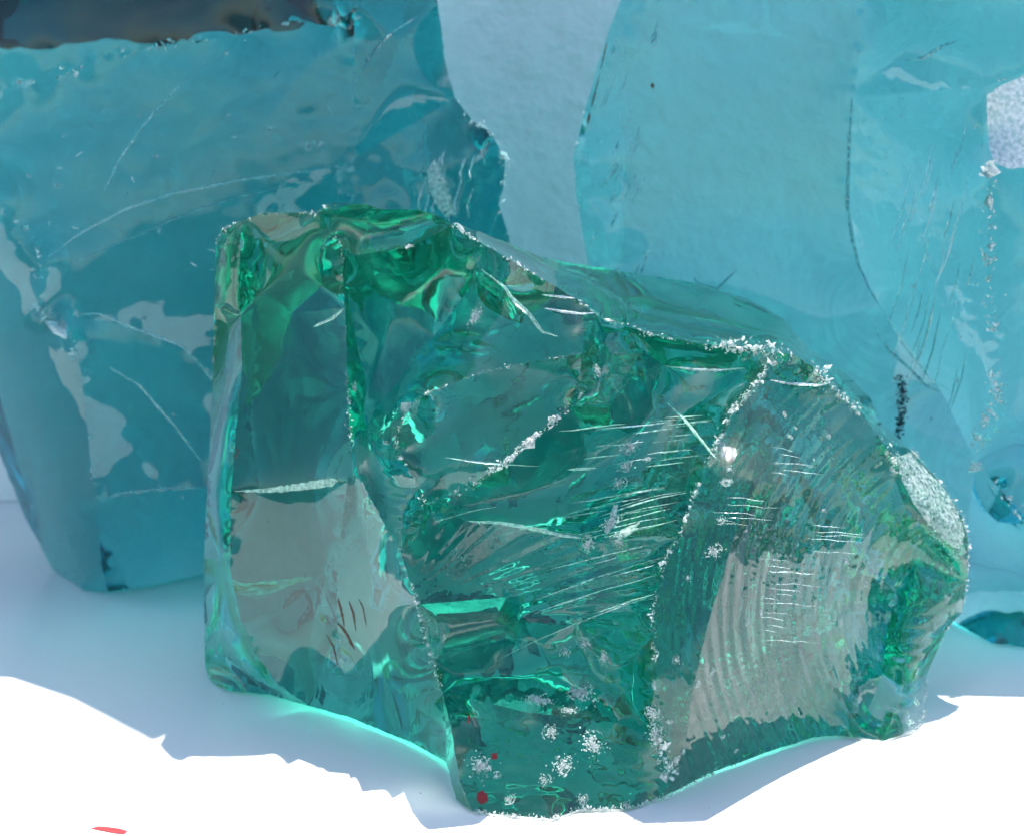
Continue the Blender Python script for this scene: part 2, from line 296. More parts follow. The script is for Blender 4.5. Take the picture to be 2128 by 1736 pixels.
G_BUMPS = {23: [(562, 550, 85.4, 0.00123), (500, 499, 85.4, 0.00046), (588, 494, 85.4, 0.0004), (509, 525, 85.4, -0.00122), (588, 494, 85.4, -0.00092), (509, 525, 85.4, -0.0004), (500, 499, 85.4, -0.00021), (588, 494, 85.4, -0.00057), (509, 525, 85.4, 0.00024)], 24: [(935, 530, 79.6, -0.00078), (996, 588, 79.6, 0.00179), (877, 512, 79.6, 0.00233), (814, 472, 79.6, 0.00064), (996, 588, 79.6, -0.00094), (877, 512, 79.6, 0.00032)], 25: [(1186, 558, 74.0, -0.00042), (1093, 559, 74.0, -0.00112), (1088, 541, 74.0, 0.00049), (1093, 559, 74.0, 0.00037), (1088, 541, 74.0, 0.00025), (1186, 558, 74.0, -0.00156), (1093, 567, 74.0, -0.00089), (1093, 559, 74.0, 0.00052), (1088, 541, 74.0, 0.00053)], 26: [(1475, 721, 82.1, -0.00109), (1414, 718, 82.1, 0.00043), (1287, 599, 82.1, -0.00081), (1420, 666, 82.1, -0.00193), (1475, 721, 82.1, -0.00171), (1414, 718, 82.1, 0.00026), (1287, 599, 82.1, 0.00212)], 27: [(1659, 812, 88.6, 0.00114), (1735, 881, 88.6, 0.00046), (1615, 691, 88.6, -0.0013), (1544, 753, 88.6, -0.00154), (1615, 691, 88.6, 0.00032), (1659, 812, 88.6, -0.00025), (1735, 881, 88.6, 0.00201), (1615, 691, 88.6, -0.00065), (1544, 753, 88.6, 0.0016)], 28: [(483, 633, 66.9, -0.00132), (513, 658, 66.9, -0.00052), (466, 697, 66.9, 0.00021), (469, 576, 66.9, 0.00141), (466, 697, 66.9, -0.00026), (469, 576, 66.9, -0.00053), (466, 697, 66.9, -0.00064)], 30: [(425, 1271, 47.2, -0.00027), (491, 1175, 47.2, 0.00022), (425, 1271, 47.2, -0.00026), (496, 1182, 47.2, 0.00032)], 31: [(1864, 929, 78.1, -0.00077), (1897, 1039, 78.1, 0.00098), (1879, 974, 78.1, 0.00189), (1897, 1039, 78.1, -0.00107), (1864, 929, 78.1, 0.00104), (1805, 880, 78.1, -0.00157), (1897, 1039, 78.1, -0.0008), (1879, 974, 78.1, -0.00135)], 32: [(1974, 1199, 87.4, -0.00036), (1807, 1202, 87.4, -0.00154), (1927, 1231, 87.4, -0.00029), (1927, 1231, 87.4, -0.00124), (1769, 1234, 87.4, 0.00127), (1807, 1202, 87.4, 0.00047), (1927, 1231, 87.4, 0.00024), (1769, 1234, 87.4, -0.00139)], 33: [(1782, 1368, 80.9, -0.00067), (1752, 1390, 80.9, -0.00066), (1810, 1381, 80.9, 0.00128), (1901, 1317, 80.9, 0.00068), (1810, 1381, 80.9, 0.00027), (1901, 1317, 80.9, -0.00082), (1782, 1368, 80.9, -0.0004), (1752, 1390, 80.9, 0.00041), (1810, 1381, 80.9, 0.00131), (1901, 1317, 80.9, -0.00053)], 34: [(761, 792, 87.9, 0.00133), (791, 787, 87.9, -0.00085), (681, 688, 87.9, -0.00052), (702, 714, 87.9, -0.00037), (768, 811, 87.9, 0.00031), (662, 677, 87.9, -0.00093), (768, 811, 87.9, 0.00032), (761, 792, 87.9, -0.00316), (681, 688, 87.9, 0.00042), (768, 811, 87.9, -0.00052), (662, 677, 87.9, 0.00042)], 35: [(830, 812, 88.7, -0.00054), (1005, 749, 88.7, -0.00227), (874, 884, 88.7, -0.00157), (871, 632, 88.7, 0.00033), (871, 819, 88.7, 0.00043), (1133, 826, 88.7, 0.00224), (871, 819, 88.7, -0.0009), (1133, 826, 88.7, 0.00114), (1005, 749, 88.7, -0.00043), (1050, 760, 88.7, 0.00156), (874, 884, 88.7, 0.00069), (871, 632, 88.7, -0.00028), (871, 819, 88.7, -0.00068), (1133, 826, 88.7, 0.00115)], 36: [(1337, 758, 96.0, -0.00049), (1378, 911, 96.0, -0.00088), (1231, 800, 96.0, 0.00037), (1246, 757, 96.0, -0.0021), (1337, 758, 96.0, 0.00153), (1378, 911, 96.0, 0.0004), (1246, 757, 96.0, 0.00061)], 37: [(1650, 976, 87.1, 0.00086), (1667, 967, 87.1, 0.00029), (1562, 1008, 87.1, -0.00092), (1667, 967, 87.1, 0.00138), (1562, 1008, 87.1, 0.00042), (1512, 928, 87.1, -0.00075), (1650, 976, 87.1, 0.00049), (1562, 1008, 87.1, 0.00024)], 38: [(729, 946, 70.6, -0.00071), (760, 931, 70.6, 0.00114), (783, 1082, 70.6, -0.00065), (586, 950, 70.6, -0.00035), (729, 946, 70.6, 0.00032), (783, 1082, 70.6, 0.00153), (586, 950, 70.6, -0.00051)], 39: [(515, 980, 75.0, -0.00024), (594, 1046, 75.0, 0.00021), (684, 1057, 75.0, -0.00072), (542, 1122, 75.0, 0.00024), (684, 1057, 75.0, -0.00042), (515, 980, 75.0, -0.00121), (594, 1046, 75.0, 0.0008), (684, 1057, 75.0, -0.00173)], 40: [(889, 999, 74.3, -0.00087), (1020, 933, 74.3, -0.00031), (1027, 977, 74.3, 0.00086), (822, 973, 74.3, 0.00091), (1027, 977, 74.3, -0.00068), (822, 973, 74.3, 0.00141), (1020, 933, 74.3, -0.00045), (1027, 977, 74.3, -0.00077), (822, 973, 74.3, 0.0026)], 41: [(1135, 1074, 74.6, -0.00106), (1009, 1094, 74.6, -0.00056), (1143, 974, 74.6, -0.00113), (1143, 974, 74.6, -0.00029), (1018, 1069, 74.6, -0.00062), (1009, 1094, 74.6, -0.00032), (1143, 974, 74.6, 0.00037)], 42: [(1494, 1130, 72.8, -0.00052), (1481, 1169, 72.8, -0.00138), (1465, 1033, 72.8, -0.00078), (1481, 1169, 72.8, 0.00253), (1465, 1033, 72.8, -0.00089), (1494, 1130, 72.8, 0.00032), (1469, 1032, 72.8, -0.00206), (1481, 1169, 72.8, -0.00154), (1465, 1033, 72.8, 0.0005)], 43: [(1231, 1007, 74.6, -0.00023), (1297, 1066, 74.6, 0.00044), (1262, 1054, 74.6, 0.00036), (1160, 954, 74.6, -0.00254), (1262, 1054, 74.6, 0.00051), (1160, 954, 74.6, -0.00058), (1231, 1007, 74.6, -0.00074), (1297, 1066, 74.6, 0.0004), (1262, 1054, 74.6, 0.00055), (1160, 954, 74.6, 0.00088)], 44: [(1691, 1135, 65.1, -0.00089), (1716, 1134, 65.1, 0.00036), (1716, 1134, 65.1, 0.00044), (1578, 1063, 65.1, -0.00023), (1691, 1135, 65.1, -0.0003), (1716, 1134, 65.1, 0.00026), (1578, 1063, 65.1, 0.00106)], 45: [(1754, 1241, 53.4, -0.00053), (1724, 1174, 53.4, -0.0004), (1724, 1174, 53.4, -0.00027), (1755, 1221, 53.4, 0.00048), (1629, 1194, 53.4, 0.00033), (1724, 1174, 53.4, -0.00057)], 46: [(642, 1152, 65.3, -0.00046), (659, 1197, 65.3, 0.00025), (523, 1170, 65.3, -0.00135), (659, 1197, 65.3, -0.00077), (523, 1170, 65.3, -0.00048), (523, 1170, 65.3, -0.00024)], 47: [(758, 1208, 65.3, -0.00102), (627, 1269, 65.3, 0.00088), (681, 1226, 65.3, 0.00104), (637, 1275, 65.3, 0.0006), (681, 1226, 65.3, -0.00142), (637, 1275, 65.3, -0.00143), (758, 1208, 65.3, -0.00061), (627, 1269, 65.3, 0.00036), (637, 1275, 65.3, -0.00021)], 48: [(1052, 1222, 65.4, -0.00058), (1007, 1188, 65.4, -0.00201), (1059, 1243, 65.4, 0.00136), (1013, 1184, 65.4, -0.0023), (1059, 1243, 65.4, 0.00029), (1059, 1243, 65.4, -0.00219), (1013, 1184, 65.4, 0.00233)], 49: [(817, 1241, 67.6, -0.00104), (821, 1217, 67.6, 0.00093), (821, 1217, 67.6, -0.00093), (829, 1159, 67.6, 0.00057), (815, 1283, 67.6, 0.00084), (821, 1217, 67.6, -0.00023), (829, 1159, 67.6, 0.00159)], 50: [(1158, 1225, 67.1, 0.00032), (1262, 1216, 67.1, -0.0012), (1264, 1239, 67.1, -0.00072), (1346, 1207, 67.1, 0.00085), (1264, 1239, 67.1, -0.00068), (1346, 1207, 67.1, -0.00066), (1158, 1225, 67.1, 0.00048), (1262, 1216, 67.1, 0.00064), (1264, 1239, 67.1, -0.00117)], 51: [(1386, 1336, 59.6, -0.00036), (1339, 1327, 59.6, 0.00135), (1387, 1293, 59.6, -0.00121), (1351, 1284, 59.6, -0.00026), (1386, 1336, 59.6, 0.00143), (1339, 1327, 59.6, 0.00055), (1387, 1293, 59.6, 0.00139)], 52: [(1716, 1311, 47.2, 0.00103), (1730, 1310, 47.2, 0.00073), (1738, 1291, 47.2, -0.00072), (1593, 1240, 47.2, 0.00088), (1730, 1310, 47.2, 0.00044), (1738, 1291, 47.2, -0.00052), (1593, 1240, 47.2, -0.00047)], 53: [(1512, 1310, 59.6, 0.00039), (1526, 1354, 59.6, -0.00187), (1541, 1264, 59.6, -0.00083), (1463, 1265, 59.6, -0.00056), (1463, 1265, 59.6, 0.00056), (1512, 1310, 59.6, -0.00042), (1526, 1354, 59.6, 0.00127), (1541, 1264, 59.6, 0.00155), (1463, 1265, 59.6, 0.00054)], 29: [(445, 860, 60.1, 0.00136), (445, 860, 60.1, -0.00021), (445, 860, 60.1, -0.00073), (494, 1107, 60.1, -0.001)], 55: [(1524, 1032, 86.9, 0.00076), (1392, 1225, 86.9, 0.00088), (1390, 1166, 86.9, -0.00069), (1468, 1066, 86.9, 0.00092), (1524, 1032, 86.9, -0.00179), (1513, 1008, 86.9, 0.00033), (1392, 1225, 86.9, 0.00054)]}

G = dict(
 a0=(440,1415,'g'), a1=(426,1385,0.2251), a2=(424,1150,0.2254), a3=(431,1012,0.2188), a4=(441,805,0.2187), a5=(445,639,0.2146), a6=(448,514,0.2120), a7=(460,477,0.2122),
 a8=(506,458,0.2000), a9=(539,444,0.2013), a10=(600,441,0.2013), a11=(659,444,0.2030), a12=(680,425,0.2071), a13=(705,422,0.2078), a14=(763,425,0.2075), a15=(792,435,0.2058),
 a16=(867,436,0.2064), a17=(900,444,0.2072), a18=(942,466,0.1802), a19=(970,472,0.2005), a20=(1054,504,0.2195), a21=(1120,533,0.2395), a22=(1143,539,0.2595), a23=(1287,563,0.2684),
 a24=(1454,590,0.2724), a25=(1555,621,0.2705), a26=(1622,659,0.2660), a27=(1684,726,0.2606), a28=(1756,774,0.2507), a29=(1809,827,0.2400), a30=(1828,875,0.2359), a31=(1890,932,0.2278),
 a32=(1952,999,0.2158), a33=(1999,1073,0.2053), a34=(2013,1124,0.2000), a35=(2009,1207,0.2000), a36=(1999,1272,0.1908), a37=(1972,1300,0.1841), a38=(1953,1337,0.1799),
 a39=(1925,1406,0.1699), a40=(1925,1476,0.1489), a41=(1907,1513,0.1275), a42=(1870,1527,'g'),
 b1=(1837,1538,'g'), b2=(1740,1527,'g'), b3=(1689,1531,'g'), b4=(1587,1564,'g'), b5=(1486,1601,'g'), b6=(1374,1656,'g'), b7=(1305,1680,'g'), b8=(1206,1680,'g'),
 b9=(1148,1700,'g'), b10=(1098,1696,'g'), b11=(1014,1688,'g'), b12=(981,1684,'g'), b13=(948,1659,'g'), b14=(927,1582,'g'), b15=(860,1544,'g'), b16=(723,1488,'g'),
 b17=(640,1465,'g'), b18=(560,1442,'g'), b19=(473,1434,'g'),
 c1=(499,500,0.1891), c2=(688,481,0.2122), c2b=(711,514,0.1821), c3=(713,589,0.1871), c4=(717,640,0.1825), c5=(605,650,0.1995), c6=(500,655,0.1976), c7=(722,805,0.1685), c8=(728,917,0.1458),
 c9=(503,763,0.1822), c10=(480,1020,0.1490), c11=(478,1180,0.1686), c12=(500,1290,0.1691), c13=(540,1370,0.1642), c14=(577,1420,0.1608),
 d1=(722,1000,0.1288), d2=(700,1180,0.1406), d3=(700,1300,0.1466), d4=(716,1400,0.1365),
 e1=(745,985,0.1243), e2=(800,1090,0.1103), s6=(833,1150,0.0957), e3=(850,1200,0.0897), w4=(868,1255,0.0854), e4=(890,1340,0.0591), x3=(900,1373,0.0659), e5=(919,1438,0.0581), e6=(927,1513,0.0368),
 f1=(935,1500,0.0226), f2=(955,1620,0.0196),
 r1=(850,515,0.1880), r2=(740,530,0.1915), r3=(985,520,0.1945), r4=(990,580,0.1920), r5=(900,700,0.2057), r6=(780,850,0.1920), r7=(760,890,0.1774),
 m1=(987,497,0.1529), m2=(1045,531,0.1336), m3=(1136,585,0.1301), m4=(1199,622,0.1414), m5=(1240,655,0.1552), k1=(1215,690,0.1231), k2=(1210,735,0.1169), k3=(1200,800,0.0872),
 g1=(1100,752,0.1189), g2=(1000,775,0.1169), g3=(890,815,0.1270), g4=(850,850,0.1623), g5=(822,905,0.1272), s1=(800,915,0.1219), s2=(825,935,0.1020), s3=(870,1010,0.1026), s4=(883,1050,0.0836), s5=(870,1110,0.0764),
 h1=(1185,845,0.0969), h2=(1130,890,0.0839), h3=(1050,960,0.0718), h4=(960,1020,0.0928), h5=(890,1045,0.1041), h6=(920,1065,0.0781),
 n1=(1301,678,0.1759), n2=(1358,697,0.1623), n3=(1478,717,0.1586), n4=(1574,726,0.1699), n5=(1603,731,0.1631), n6=(1646,736,0.1478), n7=(1694,764,0.1544), n8=(1722,798,0.1686),
 n9=(1761,836,0.1786), n10=(1809,884,0.1827), n11=(1837,922,0.1792),
 q1=(1861,994,0.1864), q2=(1876,1042,0.1776), q3=(1900,1075,0.1802), q4=(1940,1130,0.1890), q5=(1900,1170,0.1821), q6=(1860,1230,0.1789), q7=(1840,1330,0.1673), q8=(1835,1400,0.1673), q9=(1800,1480,0.1441),
 p1=(1598,755,0.1526), p2=(1574,793,0.1396), p3=(1526,851,0.1142), p4=(1493,908,0.1054), p5=(1469,970,0.0785), p6=(1440,1037,0.0729), p7=(1411,1114,0.0512), p8=(1382,1162,0.0460), p9=(1358,1258,0.0362),
 p10=(1356,1314,0.0301), p11=(1365,1406,0.0163), p12=(1351,1476,0.0213), p13=(1365,1536,0.0183), p14=(1398,1615,0.0238),
 u1=(1550,767,0.1715), u2=(1440,770,0.1691), u3=(1382,760,0.1792), u4=(1334,730,0.1675), k5=(1300,780,0.1057), k6=(1260,840,0.1031),
 v1=(1210,1110,0.0918), v2=(1100,1095,0.0987), v3=(970,1080,0.0968),
 w1=(1200,1300,0.0801), w2=(1080,1290,0.0694), w3=(1050,1240,0.0934),
 x1=(1075,1330,0.0832), x2=(980,1350,0.0600), y1=(1280,1500,0.0368), y2=(1100,1480,0.0237),
 B1=(560,620,0.2959), B2=(780,590,0.3145), B3=(1000,640,0.3401), B4=(1230,720,0.3351), B5=(1450,780,0.3389), B6=(1700,920,0.3144),
 C1=(520,900,0.3358), C2=(820,900,0.3260), C3=(1150,920,0.3383), C4=(1500,1000,0.3261), C5=(1780,1150,0.2870),
 D1=(500,1150,0.3147), D2=(800,1120,0.3190), D3=(1150,1130,0.3347), D4=(1500,1200,0.3198), D5=(1750,1290,0.3017),
 G1=(480,1340,'g'), G2=(780,1310,'g'), G3=(1100,1290,'g'), G4=(1400,1340,'g'), G5=(1700,1390,'g'),
 st1=(1594,850,0.1284), st2=(1562,1000,0.0729), st3=(1515,1150,0.0440), st4=(1470,1300,0.0288), st5=(1440,1430,0.0202), st6=(1425,1540,0.0275),
)
def seq(p, a, b): return [f'{p}{i}' for i in (range(a, b + 1) if b >= a else range(a, b - 1, -1))]
ch = Chunk(G, bumps=G_BUMPS, bulges=G_BULGE, seed=3, step=8.0)
def green_faces(ch):
    F = ch.face
    #GF
    F(['a8','a9','a10','a11','c2','c2b','c3','c4','c5','c6','c1'], bulge=.003, disp=rough(90, .0006))
    F(['a6','a7','a8','c1','c6','a5'], disp=add(rough(18, .004), rough(50, .004)))
    F(['a5','c6','c9','c10','c11','c12','c13','c14','b17','b18','b19','a0','a1','a2','a3','a4'], disp=rough(120, .002), bulge=-.003)
    F(['c6','c5','c4','c7','c8','d1','d2','d3','d4','b16','b17','c14','c13','c12','c11','c10','c9'], bulge=-.006, disp=rough(140, .002))
    F(['c8','e1','e2','s6','e3','w4','e4','x3','e5','e6','b14','b15','b16','d4','d3','d2','d1'], disp=rough(130, .003))
    F(['e5','f1','f2','b12','b13','b14','e6'])
    F(['a11','a12','a13','a14','a15','a16','a17','a18','r1','r2','c2b','c2'], bulge=.006, disp=add(streaks(-12, 12, 120, .0012), rough(60, .002)))
    F(['c2b','r2','r1','a18','m1','r3','r4','r5','r6','r7','c8','c7','c4','c3'], disp=add(rough(90, .003), rough(30, .0006)), bulge=.008)
    F(['m1','m2','m3','m4','m5','k1','k2','g1','g2','g3','g4','g5','s1','r7','r6','r5','r4','r3'], disp=rough(160, .003))
    F(['k2','k3','h1','h2','h3','h4','h5','s4','s3','s2','g5','g4','g3','g2','g1'], bulge=-.006, disp=add(streaks(-25, 14, 160, .001), rough(60, .001)))
    F(['c8','r7','s1','g5','s2','s3','s4','s5','s6','e2','e1'], disp=add(arcs(840, 900, 22, .0008), rough(50, .003)), bulge=-.004)
    F(seq('a', 18, 22) + ['m4','m3','m2','m1'], disp=rough(80, .001))
    F(seq('a', 22, 31) + seq('n', 11, 1) + ['m5','m4'], disp=add(rough(60, .003), streaks(18, 14, 150, .0015)), bulge=-.008)
    F(['n11','a31','a32','a33','a34','a35','q4','q3','q2','q1'], disp=add(rough(20, .003), rough(50, .004)), bulge=-.006)
    F(['a35'] + seq('a', 36, 42) + ['b1','q9','q8','q7','q6','q5'], disp=add(arcs(1900, 1200, 26, .0008), rough(40, .003)))
    F(['n5'] + seq('n', 6, 11) + ['q1','q2','q3','q4','a35','q5','q6','q7','q8','q9','b1','b2','b3','b4','b5','b6','p14'] + seq('st', 6, 1) + ['p1'],
      disp=add(ringstreaks(2080, 1270, 8, .0013, al=20), ribs(2080, 1270, 260, 760, 26, .0032), rough(90, .006)), bulge=-.012, step=5.5)
    F(['n1','n2','n3','n4','n5','p1','p2','u1','u2','u3','u4'], disp=rough(30, .003), bulge=.012)
    F(['m5','n1','u4','k5','k6','h1','k3','k2','k1'], bulge=-.012, step=5, fade=8, disp=add(rough(28, .006), lumps((1245,752,26,36,.005), (1290,712,30,24,.004), (1225,800,18,22,.004))))
    F(['u4','u3','u2','u1','p2','p3','p4','p5','p6','p7','v1','v2','v3','h6','h5','h4','h3','h2','h1','k6','k5'], bulge=.045, disp=add(rough(110, .005), streaks(-12, 7, 160, .0006), lumps((1212,826,18,22,.005), (930,1052,30,22,.005))), step=5.5, fade=8)
    F(['h5','h6','v3','v2','v1','p7','p8','p9','p10','w1','w2','w3','w4','e3','s6','s5','s4'], bulge=.02, disp=add(rough(80, .005), fanstreaks(780, 1300, 2.2, .002), lumps((1235,1130,30,24,.005))), step=6)
    F(['w4','w3','w2','x1','x2','x3','e4'], disp=rough(40, .003), bulge=-.005)
    F(['x1','w2','w1','p10','p11','p12','p13','y1','y2','e5','x3','x2'], bulge=.02, disp=add(rough(70, .008), rough(25, .0015)))
    F(['e5','y2','y1','p13','p14','b6','b7','b8','b9','b10','b11','b12','f2','f1'], bulge=.006, disp=add(rough(60, .004), streaks(8, 12, 120, .002)))
    K = lambda names, **k: F(names, back=True, step=14, **k)
    K(seq('a', 6, 14) + ['B2','B1'], disp=rough(120, .004))
    K(seq('a', 14, 20) + ['B3','B2'], disp=rough(120, .004))
    K(seq('a', 20, 23) + ['B4','B3'], disp=rough(120, .004))
    K(seq('a', 23, 25) + ['B5','B4'], disp=rough(120, .004))
    K(seq('a', 25, 29) + ['B6','B5'], disp=rough(120, .004))
    K(['a6','B1','C1','a4','a5'], disp=rough(120, .004))
    K(['a4','C1','D1','a2','a3'], disp=rough(120, .004))
    K(['a2','D1','G1','a0','a1'], disp=rough(120, .004))
    K(['a29','a30','a31','a32','C5','B6'], disp=rough(120, .004))
    K(['a32','a33','a34','a35','a36','D5','C5'], disp=rough(120, .004))
    K(seq('a', 36, 42) + ['G5','D5'], disp=rough(90, .004))
    for a, b in (('BBB','C'), ('C','D'), ('D','G')):
        for k in range(1, 5):
            if a == 'BBB':
                q = [['B1','B2','C2','C1'], ['B2','B3','B4','C3','C2'], ['B4','B5','C4','C3'], ['B5','B6','C5','C4']][k - 1]
                K(q, disp=rough(130, .004))
            else:
                A = [f'{a}{k}', f'{a}{k+1}', f'{b}{k+1}', f'{b}{k}']
                if (k + ord(b)) % 2: K([A[0], A[1], A[2]], disp=rough(130, .004)); K([A[0], A[2], A[3]], disp=rough(130, .004))
                else: K([A[0], A[1], A[3]], disp=rough(130, .004)); K([A[1], A[2], A[3]], disp=rough(130, .004))
    K(['G1','G2','G3','G4','G5','a42'] + seq('b', 1, 19) + ['a0'], ground=True)
    F(seq('p', 1, 14) + seq('st', 6, 1), disp=add(ribs(2080, 1270, 500, 720, 17, .0016), rough(90, .003)), step=5.5, fade=6)
green_faces(ch)
green = bpy.data.objects.new('glass_chunk', None); COL.objects.link(green)
tag(green, 'large clear emerald green broken glass chunk standing in front of the blue blocks', 'glass chunk')
green_body = ch.build('body', [M_GREEN], green)

# ------------------------------------------------------------------ left blue block
L_BULGE = {0: -0.0095, 1: 0.0046, 2: -0.01, 3: 0.004, 4: -0.006, 5: -0.0073, 6: -0.0019, 7: -0.0061, 8: 0.0018, 9: 0.002, 10: 0.0108, 11: 0.0011}

L_BUMPS = {7: [(141, -92, 115.3, -0.0004), (621, -46, 115.3, 0.00079), (400, -54, 115.3, -0.00054), (420, -95, 115.3, -0.00094), (669, 30, 115.3, 0.00253)], 9: [(922, 1011, 91.3, 0.00022)], 10: [(-69, 169, 99.7, -0.00029), (132, 804, 99.7, -0.0004)], 11: [(772, 751, 176.3, -0.00026), (514, 394, 176.3, -0.00182), (480, 572, 176.3, -0.00063), (577, 606, 176.3, -0.00044), (200, 1005, 176.3, 0.00635), (513, 203, 176.3, -0.00093), (625, 783, 176.3, 0.00079)]}

LB = dict(
 t0=(-260,-30,0.3975), t1=(200,-219,0.4090), t1b=(390,-600,.41), t2=(640,-1330,.42), t3=(880,-110,0.4116), a1=(908,0,0.4027), a2=(918,70,0.4037), a3=(924,124,0.4046), a4=(945,204,0.3939), a5=(983,252,0.3921), a6=(1020,274,0.3602), a7=(1050,333,0.3685), a8=(1047,387,0.3719),  # spire corners above the frame, shaped to cast the left table shadow
 a9=(1036,424,0.3753), a10=(1058,494,0.3855), a11=(1075,600,0.3847), a12=(1060,900,0.4040), a13=(1000,1190,'g'),
 b1=(700,1205,'g'), b2=(423,1190,'g'), b3=(321,1213,'g'), b4=(225,1228,'g'), b5=(173,1224,'g'), b6=(154,1207,'g'), b7=(109,1181,'g'),
 l1=(51,1072,0.4632), l2=(0,944,0.4723), l3=(-60,800,0.4713), l4=(-180,600,0.4501), l5=(-260,300,0.4387),
 o1=(-120,200,0.3672), o2=(0,178,0.3761), o3=(54,183,0.3791), o4=(91,161,0.3769), o5=(150,153,0.3779), o6=(183,118,0.3768), o7=(268,105,0.3764), o8=(430,83,0.3744), o9=(516,70,0.3772), o10=(607,43,0.3737), o11=(693,56,0.3755), o12=(720,32,0.3660), o13=(752,0,0.3738),
 r1=(-40,440,0.3530), r2=(0,445,0.3651), r3=(50,470,0.3652), r4=(78,520,0.3594), r5=(80,640,0.3712), r6=(128,674,0.3460), r7=(154,726,0.3549), r8=(170,777,0.3552), r9=(192,995,0.3548), r10=(199,1059,0.3687), r11=(212,1180,0.3738),
 m1=(150,655,0.3583), m2=(260,675,0.3614), m3=(380,720,0.3623), m4=(440,790,0.3603), m5=(600,900,0.3606), m6=(760,930,0.3565),
 c1=(736,40,0.3741), c2=(736,330,0.3662), c3=(740,620,0.3603),
 d1=(200,1035,0.3534), d2=(450,1010,0.3559), d3=(750,1000,0.3716),
 s1=(80,560,0.3544),
 B1=(0,100,0.5166), B2=(700,60,0.5648), B3=(960,500,0.5558), G1=(200,1120,'g'), G2=(900,1110,'g'),
)
lb = Chunk(LB, bumps=L_BUMPS, bulges=L_BULGE, seed=11, step=13.0)
def left_faces(ch):
    F = ch.face
    #LF
    F(['t0','t1','t1b','t2','t3','a1','o13','o12','o11','o10','o9','o8','o7','o6','o5','o4','o3','o2','o1'], disp=add(soft(100, .012), soft(30, .002)))
    F(['o1','o2','o3','o4','o5','o6','o7','o8','o9','o10','o11','o12','c1','c2','c3','m6','m5','m4','m3','m2','m1','r6','r5','s1','r4','r3','r2','r1','l5','t0'], disp=add(soft(200, .006), arcs(760, 1100, 210, .0003)), bulge=-.01)
    F(['o12','o13','a1','a2','a3','a4','c2','c1'], disp=soft(90, .004))
    F(['a4','a5','a6','a7','a8','a9','a10','a11','a12','a13','d3','m6','c3','c2'], disp=add(soft(60, .012), streaks(75, 14, 140, .003)))
    F(['r1','r2','r3','r4','s1','r5','r6','r7','r8','r9','d1','r10','r11','b4','b5','b6','b7','l1','l2','l3','l4','l5'], disp=add(soft(70, .006), streaks(68, 22, 220, .004)), bulge=-.01)
    F(['r6','m1','m2','m3','m4','m5','m6','d3','d2','d1','r9','r8','r7'], disp=soft(110, .006), bulge=.008)
    F(['d1','d2','d3','a13','b1','b2','b3','b4','r11','r10'], disp=add(soft(60, .008), arcs(230, 1120, 40, .001)))
    K = lambda names, **k: F(names, back=True, step=24, **k)
    K(['t0','t1','t1b','t2','t3','a1','B2','B1'], disp=soft(120, .004))
    K(['a1','a2','a3','a4','a5','a6','a7','a8','a9','a10','B3','B2'], disp=soft(120, .004))
    K(['a10','a11','a12','a13','G2','B3'], disp=soft(120, .004))
    K(['t0','B1','G1','b7','l1','l2','l3','l4','l5'], disp=soft(120, .004))
    K(['B1','B2','B3','G2','G1'], disp=soft(180, .01))
    K(['G1','G2','a13','b1','b2','b3','b4','b5','b6','b7'], ground=True)

left_faces(lb)
lob = bpy.data.objects.new('glass_chunk', None); COL.objects.link(lob)
tag(lob, 'tall teal blue glass block standing left, behind the green chunk', 'glass block')
left_body = lb.build('body', [M_TEAL], lob)

# ------------------------------------------------------------------ right blue block
R_BULGE = {0: -0.0197, 1: -0.0, 2: 0.0072, 3: -0.0108, 4: -0.0007, 5: -0.0019, 6: 0.0011, 7: 0.003, 8: -0.01, 9: 0.0069}

R_BUMPS = {7: [(1264, 323, 84.7, -0.00061), (1317, 409, 84.7, 0.00054)], 8: [(1397, 588, 195.0, -0.00487), (1532, 1034, 195.0, -0.00022), (1492, 918, 195.0, -0.00021), (2143, 261, 195.0, 0.00082), (1624, 1124, 195.0, -0.00039), (1965, 426, 195.0, 0.00179), (1754, 250, 195.0, -0.00152), (1557, 288, 195.0, -0.00702)], 9: [(2389, 832, 85.9, 0.00026)]}

RB = dict(
 t1=(1330,-90,0.4003), t2=(1700,-150,0.3999), t3=(2300,-120,0.3994), a0=(1291,0,0.3889), a1=(1267,57,0.3884), a2=(1239,144,0.3879), a3=(1205,268,0.3685), a4=(1191,330,0.3694), a5=(1200,421,0.3700), a6=(1215,508,0.3700), a7=(1222,551,0.3700), a8=(1240,800,0.3302), a9=(1260,1100,0.3306), a10=(1300,1250,'g'),
 b1=(1700,1275,'g'), b2=(1980,1290,'g'), b3=(2060,1335,'g'), b4=(2140,1345,'g'), b5=(2320,1340,'g'), z1=(2400,1200,0.3310), z2=(2420,500,0.3312),
 i0=(1335,0,0.3742), i1=(1263,110,0.3758), i2=(1215,278,0.3731), i3=(1222,335,0.3668), i4=(1234,407,0.3695), i5=(1258,479,0.3641), i6=(1267,551,0.3638), i7=(1285,800,0.3327), i8=(1300,1100,0.3351), i9=(1340,1200,0.3104),
 j1=(1800,-20,0.3599), j2=(1775,201,0.3567), j3=(1761,431,0.3520), j4=(1785,551,0.3462), j5=(1832,642,0.3281), j6=(1957,814,0.3334), j7=(2029,961,0.3110),
 k1=(2043,182,0.3311), k2=(2043,287,0.3310), k3=(2053,364,0.3051), k4=(2053,622,0.3043), k5=(2077,718,0.3040), k6=(2067,831,0.3040), k7=(2081,1018,0.2611), k8=(2128,1071,0.2636), k9=(2260,1120,0.2629),
 h1=(2128,150,0.3323), h2=(2300,110,0.3318),
 B1=(1305,-50,0.5080), B2=(2280,-50,0.5378), G1=(1318,1190,'g'), G2=(2260,1215,'g'),
)
